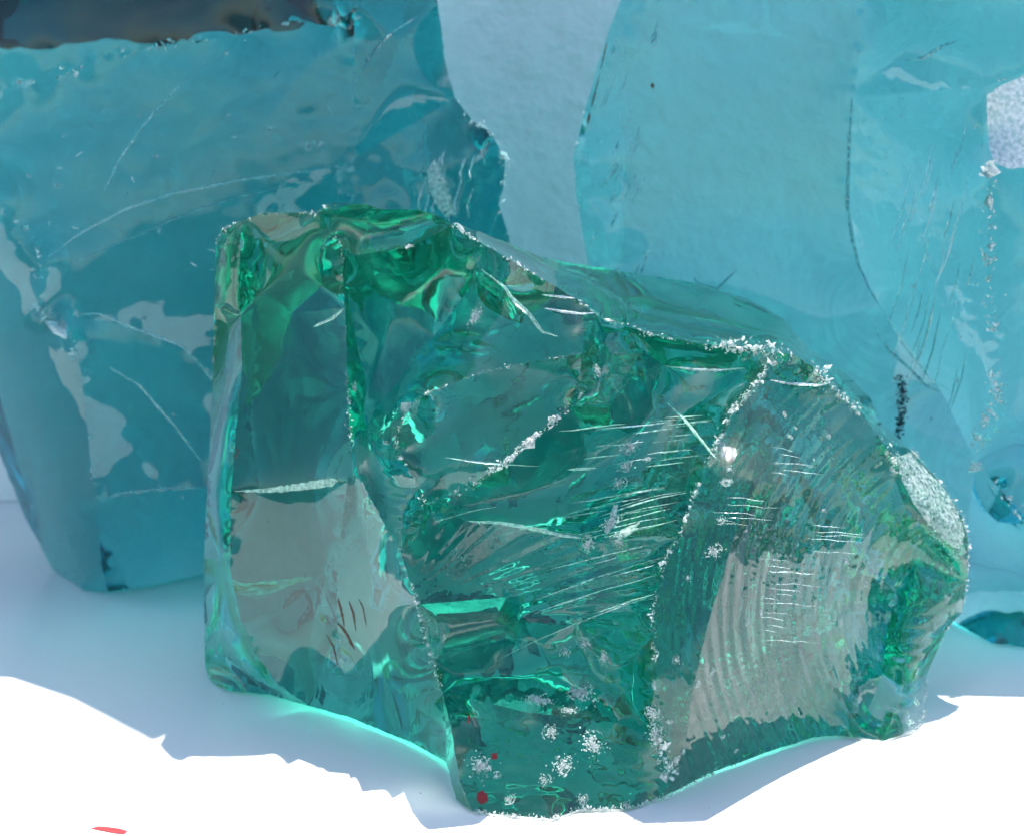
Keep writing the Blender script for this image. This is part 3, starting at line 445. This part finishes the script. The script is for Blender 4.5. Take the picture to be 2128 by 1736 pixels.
rb = Chunk(RB, bumps=R_BUMPS, bulges=R_BULGE, seed=23, step=13.0)
def right_faces(ch):
    F = ch.face
    #RF
    F(['t1','t2','t3','h2','h1','k1','j2','j1','i0'], disp=add(soft(110, .006), soft(40, .001)))
    F(['t1','i0','i1','i2','i3','i4','i5','i6','i7','i8','i9','a10','a9','a8','a7','a6','a5','a4','a3','a2','a1','a0'], disp=soft(50, .002))
    F(['i0','j1','j2','j3','j4','j5','j6','j7','b2','b1','a10','i9','i8','i7','i6','i5','i4','i3','i2','i1'], disp=add(soft(260, .006), soft(60, .0006)), bulge=-.008)
    F(['j2','k1','k2','k3','k4','k5','k6','j7','j6','j5','j4','j3'], disp=add(soft(80, .004), streaks(78, 14, 160, .003)))
    F(['k1','h1','h2','z2','k9','k8','k7','j7','k6','k5','k4','k3','k2'], disp=add(soft(70, .006), soft(24, .001)))
    F(['j7','k7','k8','k9','z2','z1','b5','b4','b3','b2'], disp=add(soft(50, .01)))
    K = lambda names, **k: F(names, back=True, step=24, **k)
    K(['t1','t2','t3','B2','B1'], disp=soft(120, .004))
    K(['t1','B1','G1','a10','a9','a8','a7','a6','a5','a4','a3','a2','a1','a0'], disp=soft(120, .004))
    K(['B1','B2','G2','G1'], disp=soft(200, .006))
    K(['t3','h2','z2','z1','b5','G2','B2'], disp=soft(120, .004))
    K(['G1','G2','b5','b4','b3','b2','b1','a10'], ground=True)

right_faces(rb)
rob = bpy.data.objects.new('glass_chunk', None); COL.objects.link(rob)
tag(rob, 'tall pale blue glass block standing right, behind the green chunk', 'glass block')
right_body = rb.build('body', [M_BLUE], rob)

# ------------------------------------------------------------------ chips, bruises, cracks, stains
from mathutils.bvhtree import BVHTree
def crushed(name, col=(.86, .88, .87), rough_=.28, trans=.35, clear=.4):
    m, nt, out = newmat(name); N = nt.nodes.new; L = nt.links.new
    p = N('ShaderNodeBsdfPrincipled'); p.inputs['Base Color'].default_value = (*col, 1); p.inputs['Roughness'].default_value = rough_; p.inputs['Specular IOR Level'].default_value = .8
    t = N('ShaderNodeBsdfTranslucent'); t.inputs['Color'].default_value = (*col, 1)
    mx = N('ShaderNodeMixShader'); mx.inputs[0].default_value = trans
    L(p.outputs[0], mx.inputs[1]); L(t.outputs[0], mx.inputs[2])
    g = N('ShaderNodeBsdfGlass'); g.inputs['Color'].default_value = (.9, .98, .96, 1); g.inputs['IOR'].default_value = 1.5; g.inputs['Roughness'].default_value = .04
    n = N('ShaderNodeTexNoise'); n.inputs['Scale'].default_value = 420; n.inputs['Detail'].default_value = 3
    tc = N('ShaderNodeTexCoord'); L(tc.outputs['Object'], n.inputs['Vector'])
    r = N('ShaderNodeMapRange'); r.inputs['From Min'].default_value = .35; r.inputs['From Max'].default_value = .65; r.inputs['To Min'].default_value = max(0, clear - .3); r.inputs['To Max'].default_value = min(1, clear + .3); L(n.outputs[0], r.inputs['Value'])
    m2 = N('ShaderNodeMixShader'); L(r.outputs[0], m2.inputs[0]); L(mx.outputs[0], m2.inputs[1]); L(g.outputs[0], m2.inputs[2])
    L(m2.outputs[0], out.inputs['Surface']); return m
M_CRUSH = crushed('crushed_glass')
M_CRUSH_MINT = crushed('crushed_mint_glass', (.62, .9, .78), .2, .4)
M_CRUSH_BLUE = crushed('crushed_blue_glass', (.62, .82, .86), .2, .4, .5)
M_RIDGE = crushed('ridge_glass', (.75, .93, .87), .2, .4, .62)
M_RIDGE_BLUE = crushed('ridge_blue_glass', (.35, .68, .74), .2, .4, .7)
M_DEEP = crushed('deep_teal_glass', (.08, .36, .42), .2, .4, .62)
M_FROST_SUNLIT = crushed('frosted_sunlit_glass', (.93, .97, .97), .35, .2, .35)  # white tone imitates sunlight on the right block's facet
M_FROST_THIN = crushed('thin_frosted_glass', (.8, .93, .9), .35, .3, .72)
M_RUST = plain('rust_dust', (.13, .065, .04), .8, 300, .5)
M_RED = plain('red_paint', (.22, .008, .012), .5, 200, .3)
M_DARK = plain('dark_reflection', (.012, .045, .07), .5, 200, .3)
M_CLEAR = glass('clear_glass', (.55, .93, .88), 6.0, dust=.01)

class Surf:
    def __init__(self, chunk): self.t = BVHTree.FromPolygons([Vector(v) for v in chunk.W], chunk.F)
    def hit(self, px, py):
        dx, dy, dz = raydir(px, py); d = Vector((float(dx), float(dy), float(dz))).normalized()
        loc, n, i, dist = self.t.ray_cast(Vector(CAM), d)
        if loc is None: return None, None
        return loc, (n if n.dot(d) < 0 else -n)
SG, SL_, SR_ = Surf(ch), Surf(lb), Surf(rb)
rng = np.random.RandomState(99)
OCT = [(1,0,0),(-1,0,0),(0,1,0),(0,-1,0),(0,0,1),(0,0,-1)]
OF = [(0,2,4),(2,1,4),(1,3,4),(3,0,4),(2,0,5),(1,2,5),(3,1,5),(0,3,5)]
def shard(V, Fc, c, s, flat=None):
    """one splinter: a squashed, knocked about octahedron"""
    b = len(V); q = rng.randn(3, 3); q, _ = np.linalg.qr(q); sc = s * np.array([1.0, rng.uniform(.35, .9), rng.uniform(.15, .5)])
    for o in OCT:
        p = (np.array(o) * (1 + rng.uniform(-.35, .35)) + rng.uniform(-.2, .2, 3)) * sc
        V.append(np.array(c) + q @ p)
    Fc.extend([tuple(b + i for i in f) for f in OF])
def edge_chips(chunk, names, parent, mat, dens=1.0, size=.0006, width=.0012, name='edge_chips'):
    V, Fc = [], []
    for a, b in zip(names, names[1:]):
        e = chunk.E.get((a, b) if a < b else (b, a))
        if not e: print('no edge', a, b); continue
        for i, j in zip(e, e[1:]):
            p, q = chunk.W[i], chunk.W[j]; L = np.linalg.norm(q - p)
            m = max(0.0, .55 + 1.3 * float(fbm(p[0] * 60 + p[2] * 45, p[2] * 60 + 3, 2)))
            for k in range(rng.poisson(L / .001 * dens * m)):
                c = p + (q - p) * rng.rand() + rng.randn(3) * width * .5 * np.array([1, .4, 1]); c[2] = max(c[2], .0012)
                shard(V, Fc, c, size * math.exp(rng.randn() * .62))
    if V: tag(mesh_obj(name, V, Fc, mat, parent, smooth=False), kind='stuff')
def impact(surf, px, py, r, parent, mat, n=None, name='impact_mark', core=.5, ring=True):
    loc, nn = surf.hit(px, py)
    if loc is None: return
    t1 = nn.orthogonal().normalized(); t2 = nn.cross(t1); R_ = r * .00025; V, Fc = [], []
    r *= 1.15; n = n or int(24 + r * 6)
    for k in range(n):
        a = rng.rand() * 6.283; d = abs(rng.randn()) * R_ * core
        c = loc + (t1 * math.cos(a) + t2 * math.sin(a)) * d + nn * (.0002 + rng.rand() * .0003)
        shard(V, Fc, c, R_ * rng.uniform(.03, .15) + .0001)
    if ring and r > 9:                                    # half moon cracks round the point of the blow
        for q in range(rng.randint(1, 3)):
            a0 = rng.rand() * 6.283; ra = R_ * rng.uniform(.75, 1.15); span = rng.uniform(1.2, 2.8)
            for k in range(int(10 + 10 * span)):
                a = a0 + span * k / (10 + 10 * span)
                c = loc + (t1 * math.cos(a) + t2 * math.sin(a) * .8) * ra * (1 + .04 * rng.randn()) + nn * .0002
                shard(V, Fc, c, .00022 + .00022 * rng.rand())
    return mesh_obj(name, V, Fc, mat, parent, smooth=False)
def sliver(surf, pts, w, parent, mat, name, lift=.00015, wob=0.0, seg=5.0, flat=.45, freq=.12):
    """a thin raised ridge or crack laid along the surface through the given points"""
    P = []
    for (x0, y0), (x1, y1) in zip(pts, pts[1:]):
        n = max(1, int(math.hypot(x1 - x0, y1 - y0) / seg))
        for k in range(n): P.append((x0 + (x1 - x0) * k / n, y0 + (y1 - y0) * k / n))
    P.append(pts[-1]); Q = []
    off = rng.rand() * 50
    for i, (x, y) in enumerate(P):
        y = y + wob * float(fbm(i * freq + off, off, 2)); l, n = surf.hit(x, y)
        if l is None: continue
        if Q and (l - Q[-1][0]).length > .012: continue
        Q.append((l, n))
    if len(Q) < 3: return
    V, Fc = [], []; m = len(Q)
    for i, (l, n) in enumerate(Q):
        t = (Q[min(i + 1, m - 1)][0] - Q[max(i - 1, 0)][0]).normalized(); s = t.cross(n).normalized()
        f = math.sin(math.pi * (i + .25) / (m - .5)) ** .6 if 0 < i < m - 1 else .05
        ww = w * .00025 * f * (.75 + .5 * rng.rand())
        for cs, sn in ((1, 0), (0, 1), (-1, 0), (0, -1)): V.append(l + n * lift + s * (ww * cs) + n * (ww * flat * sn))
    for i in range(m - 1):
        for k in range(4): Fc.append((i * 4 + k, i * 4 + (k + 1) % 4, i * 4 + 4 + (k + 1) % 4, i * 4 + 4 + k))
    Fc.append((3, 2, 1, 0)); b = (m - 1) * 4; Fc.append((b, b + 1, b + 2, b + 3))
    return mesh_obj(name, V, Fc, mat, parent, smooth=False)
def patch(surf, poly, parent, mat, name, thick=.0004, step=5.0, bump=0.0):
    """a thin solid flake that follows the surface inside a small outline"""
    P = np.array(poly, float); x0, y0 = P.min(0); x1, y1 = P.max(0); pts = []
    n = len(P); ring = []
    for i in range(n):
        a, b = P[i], P[(i + 1) % n]; k = max(1, int(np.hypot(*(b - a)) / step))
        for j in range(k): ring.append(a + (b - a) * j / k + rng.randn(2) * step * .12)
    pts = [Vector(p) for p in ring]; m = len(pts)
    for x in np.arange(x0, x1, step):
        for y in np.arange(y0, y1, step): 
            ins = False
            for i in range(m):
                a, b = pts[i], pts[(i + 1) % m]
                if (a.y > y) != (b.y > y) and x < (b.x - a.x) * (y - a.y) / (b.y - a.y) + a.x: ins = not ins
            if ins and min((Vector((x, y)) - q).length for q in pts) > step * .5: pts.append(Vector((x, y)))
    vo, _, fo, ov, _, _ = delaunay_2d_cdt(pts, [], [list(range(m))], 1, 1e-5)
    V = []; ok = []
    for v in vo:
        l, nn = surf.hit(v.x, v.y)
        if l is None: return None
        V.append(l + nn * (thick + bump * rng.rand()))
    B = []
    for v in vo:
        l, nn = surf.hit(v.x, v.y); B.append(l - nn * thick * .5)
    k = len(V); Fc = []
    cnt = {}
    for f in fo:
        f = tuple(f)[::-1]; Fc.append(f); Fc.append(tuple(i + k for i in f[::-1]))
        for a, b in zip(f, f[1:] + f[:1]): cnt[(a, b)] = 1
    for (a, b) in list(cnt):
        if (b, a) not in cnt: Fc.append((b, a, a + k, b + k))
    return mesh_obj(name, V + B, Fc, mat, parent, smooth=False)

# --- green chunk: crumbled ridges
EC = lambda names, dens=1, size=.0006, width=.001: edge_chips(ch, names, green, M_CRUSH, dens=dens * 3.4, size=size * .72, width=width * 1.25)
EC(['a18','m1','m2','m3','m4','m5'], dens=1.0, size=.0005, width=.0012)
EC(['m5','n1','n2','n3'], dens=1.1, size=.0006, width=.0016)
EC(['n3','n4','n5','n6','n7','n8'], dens=2.6, size=.0010, width=.004)
EC(['n8','n9','n10','n11','q1'], dens=1.6, size=.0008, width=.0026)
EC(seq('a', 31, 41), dens=1.1, size=.0006, width=.0012)
EC(['h1','h2','h3','h4','h5'], dens=2.2, size=.0008, width=.0018)
EC(['k2','g1','g2','g3','g4','g5','s2','s3','s4'], dens=1.0, size=.0005, width=.0010)
EC(['p1','p2','p3','p4','p5','p6'], dens=1.3, size=.0007, width=.0018)
EC(['p6','p7','p8','p9','p10','p11','p12'], dens=.9, size=.0006, width=.0012)
EC(['p12','p13','p14'], dens=2.2, size=.0011, width=.0030)
EC(['c2','c2b','c3','c4','c7'], dens=.5, size=.0004, width=.0008)
EC(['c7','c8'], dens=1.0, size=.0006, width=.0012)
EC(['e3','w4','e4','x3','e5'], dens=1.0, size=.0007, width=.0014)
EC(['b5','b6','b7','b8','b9','b10','b11','b12'], dens=1.1, size=.0007, width=.0014)
EC(['b1','b2','b3','b4','b5'], dens=.5, size=.0004, width=.0008)
EC(['a7','a8','a9','a10','a11','a12'], dens=.6, size=.0005, width=.0010)
EC(['a6','a7','c1'], dens=.5, size=.0005, width=.0012)
# --- bruises from blows
for x, y, r in [(988,660,26),(850,512,11),(1240,770,16),(1205,822,10),(1310,928,20),(1300,968,15),(1288,1005,16),(1345,955,8),(1520,852,9),(1500,905,7),(1516,975,10),(1512,1000,14),(1484,1145,18),(1498,1080,10),
                (1630,862,8),(1653,890,6),(1640,908,9),(1690,955,5),(1720,905,8),(1758,1165,15),(1552,1290,10),(1580,1275,9),(1430,1200,7),(1215,1335,17),(1175,1355,13),(1255,1365,18),(1120,1455,30),(1205,1440,36),(1180,1475,20),
                (1230,1545,28),(1170,1590,24),(1145,1520,18),(1130,1620,14),(1000,1590,28),(1032,1610,10),(1355,1480,20),(1362,1520,16),(1405,1370,11),(1450,1420,9),(1590,1442,7),(1500,1530,8),(1528,1560,8),(1480,1395,9),(1405,1580,14),
                (1270,1085,22),(1222,1130,22),(1285,1125,20),(1390,1500,8),(1420,1560,8),(1745,1290,10),(1710,1060,6),(1800,1210,8),(1650,1330,7),(1560,1480,6),(1360,1420,12),(1058,1660,12),(1300,1672,12),(1210,1660,12),(735,805,12),(712,1370,8)]:
    impact(SG, x, y, r, green, M_CRUSH)
for x, y, r in [(1862,955,14),(1885,985,18),(1905,1020,22),(1930,1050,20),(1950,1080,22),(1972,1115,18),(1985,1150,14),(1948,1110,16),(1915,1055,14),(1975,1180,10),(1965,1240,10),(1940,1300,12),(1905,1460,14),(1890,1500,12)]:
    impact(SG, x, y, r, green, M_RIDGE, ring=False, core=.75, name='crushed_rim')
patch(SG, [(1863,952),(1888,940),(1925,978),(1958,1012),(1990,1062),(2004,1112),(1990,1140),(1960,1120),(1930,1088),(1895,1040),(1876,1000)], green, M_FROST_THIN, 'pale_frosted_face', thick=.0003, step=6, bump=.00016)
# --- raised hackle lines of the central hollow, running down to the left from the right ridge
for k in range(46):
    f = rng.rand(); y0 = 850 + f * 420; xr = 1490 - f * 140 - rng.exponential(45); ln = rng.uniform(50, 240) * (.6 + .6 * f)
    sl = .06 + .26 * f + rng.uniform(-.02, .02); cv = rng.uniform(.0, .0006)
    pts = [(xr - ln * t, y0 + sl * ln * t + cv * (ln * t) ** 2) for t in (0, .25, .5, .75, 1)]
    sliver(SG, pts, math.exp(rng.uniform(-.5, .75)), green, M_CRUSH_MINT if k % 4 == 0 else M_RIDGE, 'hackle_line', wob=3, freq=.06)
# --- fine cross lines on the ribbed face, in short stacks
for q in range(5):
    x0 = rng.uniform(1490, 1820); y0 = rng.uniform(900, 1330)
    if x0 > 1640 and y0 < 960: continue
    for k in range(rng.randint(3, 8)):
        ln = rng.uniform(30, 130); xx = x0 + rng.uniform(-15, 15); yy = y0 + k * rng.uniform(8, 15)
        sliver(SG, [(xx, yy), (xx + ln * .5, yy + 2), (xx + ln, yy + 7)], rng.uniform(.3, .7), green, M_RIDGE, 'hackle_line', wob=4, freq=.1)
# --- single cracks
sliver(SG, [(972,1082),(1040,1086),(1110,1098),(1170,1112),(1212,1118)], 5, green, M_CRUSH_MINT, 'crack')
sliver(SG, [(925,950),(1010,962),(1120,968)], 1.6, green, M_CRUSH_MINT, 'crack')
sliver(SG, [(1380,760),(1440,768),(1500,769),(1548,764)], 3, green, M_CRUSH, 'crack')
sliver(SG, [(1600,790),(1640,797),(1700,800),(1725,796)], 3, green, M_CRUSH, 'crack')
sliver(SG, [(1130,640),(1170,648),(1210,652),(1238,650)], 3.2, green, M_CRUSH, 'crack'); sliver(SG, [(1125,612),(1160,616),(1195,620)], 2.4, green, M_CRUSH, 'crack')
sliver(SG, [(1385,835),(1430,880),(1470,930),(1490,955)], 3.0, green, M_CRUSH_MINT, 'crack', wob=4)
sliver(SG, [(1000,560),(1050,600),(1095,650),(1130,690),(1160,700)], 5, green, M_CRUSH_MINT, 'crack', wob=8)
sliver(SG, [(1180,975),(1240,972)], 3, green, M_CRUSH_MINT, 'crack')
patch(SG, [(486,1020),(560,1013),(640,1001),(690,992),(704,998),(690,1010),(640,1017),(560,1023)], green, M_CRUSH_MINT, 'crack', thick=.0004, step=6)  # crack; its bright reflection is put into the pale mint colour
sliver(SG, [(650,680),(690,662),(716,640)], 4, green, M_CRUSH_MINT, 'crack')
patch(SG, [(1275,1050),(1285,1048),(1276,1085),(1262,1110),(1256,1104),(1268,1080)], green, M_CRUSH, 'crack', step=5)
patch(SG, [(1290,1100),(1330,1085),(1312,1108),(1286,1120)], green, M_RIDGE, 'crack', step=5)
# --- red and rusty specks
patch(SG, [(992,1648),(1002,1641),(1013,1650),(1014,1664),(1000,1671),(991,1662)], green, M_RED, 'red_speck', step=4)
patch(SG, [(1021,1566),(1032,1563),(1034,1575),(1023,1578)], green, M_RED, 'red_speck', step=4)
patch(SG, [(972,1488),(977,1484),(976,1500),(971,1502)], green, M_RED, 'red_speck', step=4)
for pts, w_ in (([(702,1240),(708,1262),(716,1300)], 7), ([(725,1245),(735,1275),(740,1310)], 6), ([(745,1240),(755,1265),(762,1300)], 4), ([(700,1290),(722,1318),(738,1350)], 8), ([(678,1316),(692,1340),(702,1378),(690,1388)], 4), ([(488,925),(496,935),(490,952),(486,940)], 2)):
    sliver(SG, pts, w_ * .6, green, M_RUST, 'rust_stain', wob=4, seg=4)

# --- left block
EL = lambda names, **k: edge_chips(lb, names, lob, M_CRUSH_BLUE, **k)
EL(['r5','r6','r7','r8'], dens=1.8, size=.0012, width=.006); EL(['r8','r9','r10'], dens=.7, size=.0007, width=.003); EL(['r2','r3','r4','s1','r5'], dens=.7, size=.0008, width=.003)
EL(['o3','o4','o5','o6','o7'], dens=1.2, size=.0010, width=.004); EL(['o7','o8','o9','o10','o11','o12','o13'], dens=1.0, size=.0008, width=.003)
EL(['m1','m2','m3','m4'], dens=.7, size=.0005, width=.001); EL(['a4','a5','a6','a7','a8','a9','a10','a11'], dens=1.0, size=.0009, width=.003)
for x, y, r in [(324,325,9),(560,270,10),(640,305,16),(665,300,12),(120,385,12),(60,365,8),(300,660,10),(470,110,8),(700,40,18),(620,860,6),(360,860,8),(380,1030,8),(40,170,16),(475,240,6),(330,480,9),(290,240,7)]:
    impact(SL_, x, y, r, lob, M_CRUSH_BLUE, ring=False)
# --- right block
ER = lambda names, **k: edge_chips(rb, names, rob, M_CRUSH, **k)
ER(['k1','k2','k3'], dens=1.0, size=.0007, width=.003); ER(['k3','k4','k5','k6','j7'], dens=2.4, size=.0011, width=.006); ER(['j7','k7','k8'], dens=1.4, size=.0010, width=.005); ER(['k1','h1'], dens=1.0, size=.0007, width=.002)
ER(['a1','a2','a3','a4','a5','a6','a7'], dens=.35, size=.0005, width=.001)
for x, y, r in [(1900,595,12),(1873,240,6),(1840,247,5),(1990,790,12),(1995,700,6),(2060,470,10),(1935,870,9),(1930,800,7)]: impact(SR_, x, y, r, rob, M_CRUSH_BLUE, ring=False)
for pts, w_ in (([(1262,85),(1255,120),(1247,150)], 4), ([(1247,150),(1238,190),(1228,225)], 3), ([(1226,235),(1220,262)], 3), ([(1355,172),(1357,184)], 5)):
    sliver(SR_, pts, w_, rob, M_RUST, 'rust_stain', wob=4, seg=5)
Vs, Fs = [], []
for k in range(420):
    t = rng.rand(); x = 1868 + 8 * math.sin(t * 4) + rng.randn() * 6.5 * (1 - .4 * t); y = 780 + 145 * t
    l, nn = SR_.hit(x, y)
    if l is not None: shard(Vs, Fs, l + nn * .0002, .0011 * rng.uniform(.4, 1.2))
mesh_obj('dark_reflection', Vs, Fs, M_DARK, rob, smooth=False)  # dark shards stand in for a dark reflection in the glass

# --- conchoidal arcs and scratches in the blue blocks
for pts, w_, m_ in (([(90,540),(170,480),(260,432),(350,405),(450,386),(570,366),(700,347)], 3.0, M_RIDGE_BLUE), ([(120,560),(260,500),(420,430),(560,395),(700,372)], 2.0, M_DEEP),
                    ([(215,400),(250,330),(300,260),(360,190),(395,155)], 3.5, M_RIDGE_BLUE), ([(150,655),(205,650),(260,675),(330,700),(380,718),(420,760),(438,790)], 2.4, M_RIDGE_BLUE),
                    ([(860,40),(800,80),(760,130),(735,180)], 3.5, M_DEEP), ([(205,1040),(260,1022),(340,1012),(425,1010)], 2.5, M_RIDGE_BLUE), ([(225,760),(290,800),(360,880),(420,960)], 3.0, M_RIDGE_BLUE)):
    sliver(SL_, pts, w_, lob, m_, 'fracture_line', wob=5, seg=7, freq=.05)
for k in range(26):
    x, y = rng.uniform(880, 1040), rng.uniform(230, 440)
    if x > 960 and y < 270: continue
    ln = rng.uniform(30, 90); sliver(SL_, [(x, y), (x - ln * .2, y + ln * .6), (x - ln * .15, y + ln)], rng.uniform(1, 3), lob, M_CRUSH_BLUE if k % 2 else M_DEEP, 'hackle_line', wob=4, seg=6, freq=.1)
for k in range(22):
    x, y = rng.uniform(20, 700), rng.uniform(130, 620); ln = rng.uniform(8, 34); a = rng.uniform(0, 3.1)
    sliver(SL_, [(x, y), (x + ln * math.cos(a), y + ln * math.sin(a))], rng.uniform(.8, 1.8), lob, M_CRUSH_BLUE if k % 2 else M_DEEP, 'scratch', wob=5, seg=4, freq=.3)
for pts, w_, m_ in (([(1771,200),(1764,300),(1761,431),(1772,500),(1785,551),(1806,600),(1832,642)], 4.5, M_DEEP), ([(1820,690),(1850,730),(1890,765),(1925,800),(1957,814)], 4, M_DEEP), ([(1835,650),(1880,720),(1930,780),(1975,812)], 3, M_RIDGE_BLUE),
                    ([(1880,125),(1920,120),(1960,95),(1990,85)], 5, M_DEEP), ([(1440,575),(1450,590),(1490,600),(1530,560)], 3, M_DEEP), ([(2050,1000),(2075,1040),(2120,1075)], 4, M_DEEP)):
    sliver(SR_, pts, w_, rob, m_, 'fracture_line', wob=4, seg=7, freq=.06)
for k in range(34):                                     # chatter marks along the left margin
    y = rng.uniform(40, 560); x = 1262 - (y - 60) * .18 + rng.uniform(10, 120) if y < 300 else 1235 + rng.uniform(5, 110)
    ln = rng.uniform(14, 60); sliver(SR_, [(x, y), (x - ln * .12, y + ln * .5), (x - ln * .4, y + ln)], rng.uniform(1, 3.2), rob, M_DEEP if k % 3 else M_RIDGE_BLUE, 'chatter_mark', wob=4, seg=5, freq=.15)
for k in range(34):
    x = rng.uniform(1890, 2035); y = rng.uniform(260, 780); ln = rng.uniform(50, 180)
    sliver(SR_, [(x, y), (x - ln * .1, y + ln * .5), (x - ln * .28, y + ln)], rng.uniform(.9, 2.6), rob, (M_RIDGE_BLUE, M_DEEP, M_CRUSH_BLUE)[k % 3], 'hackle_line', wob=5, seg=7, freq=.08)
patch(SR_, [(2050,196),(2085,176),(2140,152),(2180,140),(2180,330),(2140,345),(2100,352),(2064,340),(2055,290)], rob, M_FROST_SUNLIT, 'pale_frosted_face', thick=.0004, step=9, bump=.0002)  # frosty white flake, painted pale in place of sun on this facet
patch(SL_, [(888,350),(903,330),(922,365),(938,410),(945,446),(925,450),(903,420),(892,385)], lob, M_FROST_THIN, 'pale_frosted_face', thick=.0004, step=7, bump=.0005)
# --- marks on the table top
def ground_patch(name, poly, mat, z=.0004, kind=None):
    P = [(float(at(x, y, groundY(x, y, z))[0]), float(groundY(x, y, z))) for x, y in poly]; n = len(P)
    V = [(x, y, z) for x, y in P] + [(x, y, .0001) for x, y in P]
    F_ = [tuple(range(n))[::-1], tuple(range(n, 2 * n))] + [(i, (i + 1) % n, n + (i + 1) % n, n + i) for i in range(n)]
    return mesh_obj(name, V, F_, mat, smooth=False)
M_REDMARK = plain('red_mark', (.42, .012, .02), .5, 300, .5)
rm_ = ground_patch('red_mark', [(189,1719),(205,1715),(228,1717),(250,1720),(265,1725),(258,1731),(236,1729),(222,1726),(206,1723)], M_REDMARK)
tag(rm_, 'short red paint smear on the white table at the bottom left of the photo', 'paint mark')
Vd, Fd = [], []
for k in range(260):
    x, y = rng.uniform(-.32, .32), rng.uniform(-.05, .55)
    shard(Vd, Fd, (x, y, .0003), .00022 + .0003 * rng.rand() ** 3)
tag(mesh_obj('dust', Vd, Fd, plain('grit', (.22, .2, .17), .9), smooth=False), 'tiny dark grit strewn over the white table top', 'grit', kind='stuff')
print('script time', round(time.time() - T0, 1))
